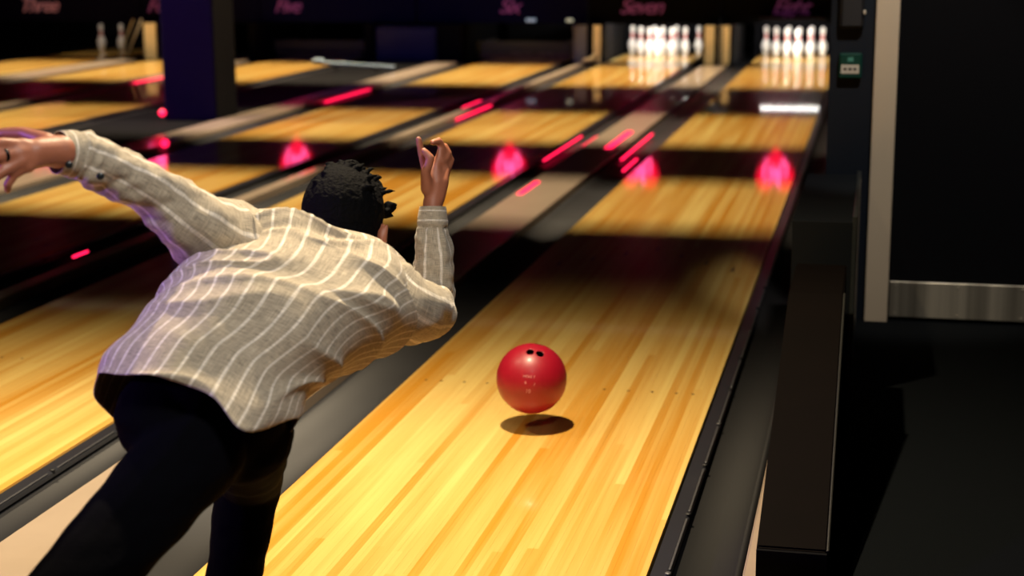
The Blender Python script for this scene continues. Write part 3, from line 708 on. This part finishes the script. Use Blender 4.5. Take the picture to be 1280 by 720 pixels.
# left hand, spread
chain(bm, [g['lw'], g['lc']], [.029, .024], 14)
for q, r in (('l1', .0105), ('l2', .0108), ('l3', .0102), ('l4', .0090)):
    pts = g[q]; chain(bm, [g['lw'], g['lc'] * .5 + pts[0] * .5, pts[0]], [.022, .0165, r + .0035], 14); chain(bm, pts, [r + .001, r * .95, r * .86, r * .74], 12)
chain(bm, [g['lw'], *g['lt']], [.020, .0155, .0115, .0102, .0082], 12)
body = fuse('body', bm, .0042, SKIN, man, 2)
# eyes
for s in (-1, 1):
    bm = bmesh.new(); ellipsoid(bm, HP(s * .031, .073, .002), (side * .0125, fwd * .0125, up * .0125), 16, 12); e = me_obj('eye', bm, mat('eye_white', (.7, .68, .65), .2), man, True)
    bm = bmesh.new(); ellipsoid(bm, HP(s * .031, .0835, .001), (side * .0055, fwd * .0025, up * .0055), 12, 8); me_obj('iris', bm, mat('iris_brown', (.05, .02, .01), .2), e, True)
bm = bmesh.new(); ellipsoid(bm, HP(.093, .004, -.052), (side * .0035, fwd * .0035, up * .0035), 10, 8); es_ = me_obj('ear_stud', bm, mat('silver', (.8, .8, .8), .15, metal=1), man, True)

# hair
bm = bmesh.new()
ellipsoid(bm, HP(0, -.020, .030), (side * .085, fwd * .098, up * .094))
ellipsoid(bm, HP(0, -.030, -.015), (side * .078, fwd * .080, up * .080))
ellipsoid(bm, HP(0, -.040, -.050), (side * .078, fwd * .056, up * .072)); ellipsoid(bm, HP(0, -.045, -.095), (side * .060, fwd * .040, up * .040))
ellipsoid(bm, HP(0, .035, .082), (side * .070, fwd * .060, up * .045))
rnd = random.Random(3)
for k in range(70):
    th = rnd.uniform(0, 2 * math.pi); ph = rnd.uniform(.0, 1.15)
    d = side * math.cos(th) * math.sin(ph) + fwd * math.sin(th) * math.sin(ph) + up * math.cos(ph)
    p = HP(0, -.018, .030) + side * .083 * d.dot(side) + fwd * .096 * d.dot(fwd) + up * .092 * d.dot(up)
    sw = (fwd * .6 + side * rnd.uniform(-.6, .8) + d * .35).normalized()
    chain(bm, [p - d * .006, p + sw * .014 + d * .004, p + sw * .026 + d * rnd.uniform(.000, .007)], [.007, .005, .0022], 6)
for k in range(7):
    p = HP(.070 + rnd.uniform(-.008, .006), .050 + rnd.uniform(-.02, .03), .050 + rnd.uniform(-.012, .02)); sw = (side * .9 + fwd * .5 + up * rnd.uniform(-.5, .5)).normalized()
    chain(bm, [p, p + sw * .009, p + sw * .018 + up * rnd.uniform(-.006, .005)], [.010, .007, .003], 6)
fuse('hair', bm, .003, HAIR, man, 1, lambda p, n: .0016 * noise.noise(p * 120))

# trousers
bm = bmesh.new()
capsule(bm, g['pelvis'] + V((0, .01, .03)), .115, g['pelvis'] + V((.0, -.01, -.01)), .132)
ellipsoid(bm, hl + V((.01, .01, -.005)), ((.092, 0, 0), (0, .10, 0), (0, 0, .095))); ellipsoid(bm, hr_ + V((0, .0, .0)), ((.086, 0, 0), (0, .10, 0), (0, 0, .095)))
capsule(bm, hl, .092, hr_, .092); capsule(bm, cen[0] + V((0, .03, .01)), .112, g['pelvis'], .125); capsule(bm, hl + V((.01, .02, 0)), .088, cen[0] + V((-.04, .02, 0)), .09); capsule(bm, hr_, .085, cen[0] + V((.06, .04, 0)), .09)
chain(bm, [hr_, kn_f, ank_f + V((0, 0, .03))], [.086, .068, .053]); chain(bm, [g['thighL'], kn_b, ank_b + V((.01, .02, .02))], [.090, .070, .056])
fuse('trousers', bm, .006, TROU, man, 6, lambda p, n: .005 * noise.noise(p * 11) + .003 * noise.noise(V((p.x * 9, p.y * 9, p.z * 34))))
# shoes
SHOE = mat('dark_shoe', (.015, .012, .012), .4); SOLE = mat('tan_sole', (.25, .18, .1), .6)
def shoe(a, d, pitch):
    d = V(d).normalized(); bm = bmesh.new(); z = V((0, 0, 1))
    toe = a + d * .16 - z * (a.z - .035)
    ellipsoid(bm, a - z * .02, (d * .055, d.cross(z) * .042, z * .05)); chain(bm, [a - d * .03 - z * (a.z - .045) * (1 - pitch), toe], [.040, .036])
    o = fuse('shoe', bm, .006, SHOE, man, 3)
    bm = bmesh.new(); s0 = a - d * .07 - z * (a.z - .012) * (1 - pitch); s1 = toe + d * .03 - z * (.035 - .012)
    chain(bm, [s0, s1], [.010, .010], 8); chain(bm, [s0 + d.cross(z) * .025, s1 + d.cross(z) * .022], [.010, .010], 8); chain(bm, [s0 - d.cross(z) * .025, s1 - d.cross(z) * .022], [.010, .010], 8)
    me_obj('sole', bm, SOLE, o)
shoe(ank_f, (.02, 1, 0), 0); shoe(ank_b, (.1, .95, -.05), .9)

# shirt body: rings from hem to collar
ca = [r[0] for r in rings]; cb_ = [r[1] for r in rings]; ct = [V((r[2], 0, 0)) for r in rings]
SPL = sum((cen[i + 1] - cen[i]).length for i in range(len(cen) - 1))
def shirt_frame(t):
    a, b = catmull(ca, t), catmull(cb_, t); th = catmull(ct, t).x
    c = (a + b) / 2; Lx = (b - a) / 2
    e = .02;  T = ((catmull(ca, min(1, t + e)) + catmull(cb_, min(1, t + e))) - (catmull(ca, max(0, t - e)) + catmull(cb_, max(0, t - e)))).normalized()
    Nn = T.cross(Lx).normalized()
    if Nn.z < 0: Nn = -Nn
    return c, Lx, Nn, T, th
def shirt_pt(t, ang):
    c, Lx, Nn, T, th = shirt_frame(t)
    cs, sn = math.cos(ang), math.sin(ang)
    x = math.copysign(abs(cs) ** .9, cs); y = math.copysign(abs(sn) ** .9, sn)
    p = c + Lx * x + Nn * th * y * (1 if sn > 0 else 1.05)
    # hem: back tail hangs lower than the sides
    if t < .35:
        k = (1 - t / .35) ** 2
        p -= T * k * (.030 * max(0, sn) ** 1.3 + .075 * max(0, sn) ** .6 * math.exp(-((cs - .52) / .33) ** 2) + .03 * max(0, -sn) + .05 * max(0, -sn) ** .6 * math.exp(-((cs - .55) / .4) ** 2))
        p += T * k * .035 * max(0, 1 - abs(sn) * 4) * (1 if cs > 0 else .2)
        p += Nn * k * .006 * math.sin(ang * 7)
    u = cs * Lx.length; v = t * SPL
    # folds: mostly across the back, tighter at the waist on the right
    out = (Lx.normalized() * cs + Nn * sn).normalized()
    q = noise.noise(V((u * 3.2 + v * 2.5, v * 17 - u * 4, 1.3))) ; q2 = noise.noise(V((u * 6 + 4, v * 34 + u * 9, 7.1)))
    amp = .0105 + .006 * math.exp(-((t - .42) / .18) ** 2) * (1 + cs)
    rid = (1 - abs(q) * 2) ** 3 if abs(q) < .5 else 0
    d = amp * (rid - .35) + .0042 * q2 + .010 * noise.noise(V((u * 4, v * 5, 3)))
    # long diagonal crease below the shoulder blades
    d -= .010 * math.exp(-((v - .34 * SPL / .5 - u * .35) / .012) ** 2) * max(0, sn)
    d += .016 * math.exp(-(((t - .62) / .14) ** 2)) * math.exp(-((cs - .45) / .25) ** 2) * max(0, sn)
    d += .016 * math.exp(-(((t - .62) / .14) ** 2)) * math.exp(-((cs + .45) / .25) ** 2) * max(0, sn)
    d -= .012 * math.exp(-(((t - .60) / .18) ** 2)) * math.exp(-(cs / .22) ** 2) * max(0, sn)
    fl = math.exp(-((cs + .95) / .35) ** 2)
    d += .024 * math.exp(-((t - .40) / .07) ** 2) * fl - .022 * math.exp(-((t - .53) / .04) ** 2) * fl
    if t > .93: d *= max(0, (1 - t) / .07)
    return p + out * d
def shirt_uv(t, ang, tm, am):
    c, Lx, Nn, T, th = shirt_frame(t)
    arc = (ang if am < math.pi else ang)
    a2 = math.pi / 2 - arc                       # 0 on the spine
    u = a2 * .19; v = t * SPL
    if tm > .80: return (v * 1.0 + .012 + abs(math.sin(a2)) * .05, u)
    return (u, v)
shirt = loft('shirt', shirt_pt, 150, 200, SHIRT, man, shirt_uv)
shirt['label'] = 'beige linen shirt with thin white stripes'
# collar
def collar_pt(t, ang):
    c, Lx, Nn, T, th = shirt_frame(1.0)
    up_ = (V(g['head']) - c).normalized()
    r = 1 + .10 * math.sin(math.pi * t)
    h = math.sin(t * math.pi) * .030 if t < .5 else .030 * math.sin(t * math.pi)
    o_ = .0 if t < .5 else .008
    return c + Lx * math.cos(ang) * (r + o_ * 6) * .97 + Nn * th * math.sin(ang) * (r + o_ * 6) * .97 + T * .2 * (h - .004) + up_ * (h - .006) * .9
loft('collar', collar_pt, 12, 60, SHIRT, shirt, lambda t, a, tm, am: (t * .06, a * .06))

def sleeve(pts, rad, name, seed, flat=None, wr=.006):
    n = len(pts); cum = [0]
    for a, b in zip(pts, pts[1:]): cum.append(cum[-1] + (b - a).length)
    total = cum[-1]; RV = [V((r, 0, 0)) for r in rad]
    ref = {}
    rows = 90
    # parallel transport frames
    P_ = [catmull(pts, j / rows) for j in range(rows + 1)]; fr = []
    T0 = (P_[1] - P_[0]).normalized(); u, w, d = frame_of(T0); fr.append((u, w))
    for j in range(1, rows + 1):
        T = ((P_[min(j + 1, rows)] - P_[j - 1])).normalized(); u = (fr[-1][0] - T * fr[-1][0].dot(T)).normalized(); fr.append((u, T.cross(u)))
    def pt(t, ang):
        j = int(round(t * rows)); p = P_[j]; u, w = fr[j]; r = catmull(RV, t).x
        o_ = u * math.cos(ang) + w * math.sin(ang); v = t * total
        d = wr * (noise.noise(V((math.cos(ang) * 1.1 + seed, math.sin(ang) * 1.1, v * 17))) * .9 + .5 * noise.noise(V((math.cos(ang) * 2 + seed, math.sin(ang) * 2, v * 50 + 3))))
        if t > .86: d *= .15
        if .855 < t < .875: d -= .0015
        return p + o_ * (r + d)
    def uv(t, ang, tm, am):
        v = t * total
        if tm > .86: return (v + .01, ang * .04)
        return (ang * .042, v)
    return loft(name, pt, rows, 72, SHIRT, shirt, uv, .0016)
cL = cen[5]; 
sl = sleeve([g['shL'] * .55 + g['neck'] * .45, g['shL'] + V((0, .01, -.015)), g['shL2'] + V((0, 0, -.008)), g['elL'], g['foL'], g['cuL'] , g['wrL']],
            [.060, .080, .064, .049, .0455, .0425, .0375], 'sleeve', 2.0, wr=.012)
sr = sleeve([g['shR'] * .6 + g['neck'] * .4, g['shR'], g['shR2'], g['elR'] + V((0, .004, 0)), g['foR'], g['cuR'], g['wrR']],
            [.070, .074, .062, .047, .0435, .0355, .0285], 'sleeve', 9.0, wr=.011)
# cuff buttons
BTN = mat('dark_button', (.01, .012, .014), .3)
for k in ('btn1', 'btn2'):
    p = g[k]; tc_ = (CAM_POS - p).normalized(); q = p + tc_ * (.023 if k == 'btn1' else .029)
    bm = bmesh.new(); u, w, d = frame_of(tc_)
    ellipsoid(bm, q, (u * .0068, w * .0068, d * .0022), 16, 8); me_obj('button', bm, BTN, sl, True)
# belt loop of shirt lining at the open side vent
# ring on the left hand
rp, ra = g['l2'][0] * .35 + g['l2'][1] * .65, (g['l2'][1] - g['l2'][0]).normalized(); u, w, d = frame_of(ra)
bm = bmesh.new(); n_ = 24; rws = []
for k in range(n_):
    th = 2 * math.pi * k / n_; o_ = u * math.cos(th) + w * math.sin(th); rws.append([bm.verts.new(rp + o_ * rr_ + d * dd) for rr_, dd in ((.0122, -.0028), (.0122, .0028), (.0105, .0028), (.0105, -.0028))])
for k in range(n_):
    a, b = rws[k], rws[(k + 1) % n_]
    for i in range(4): bm.faces.new((a[i], a[(i + 1) % 4], b[(i + 1) % 4], b[i]))
bmesh.ops.recalc_face_normals(bm, faces=bm.faces)
rg = me_obj('finger_ring', bm, mat('black_ring', (.01, .01, .012), .25, metal=.8), man, True)
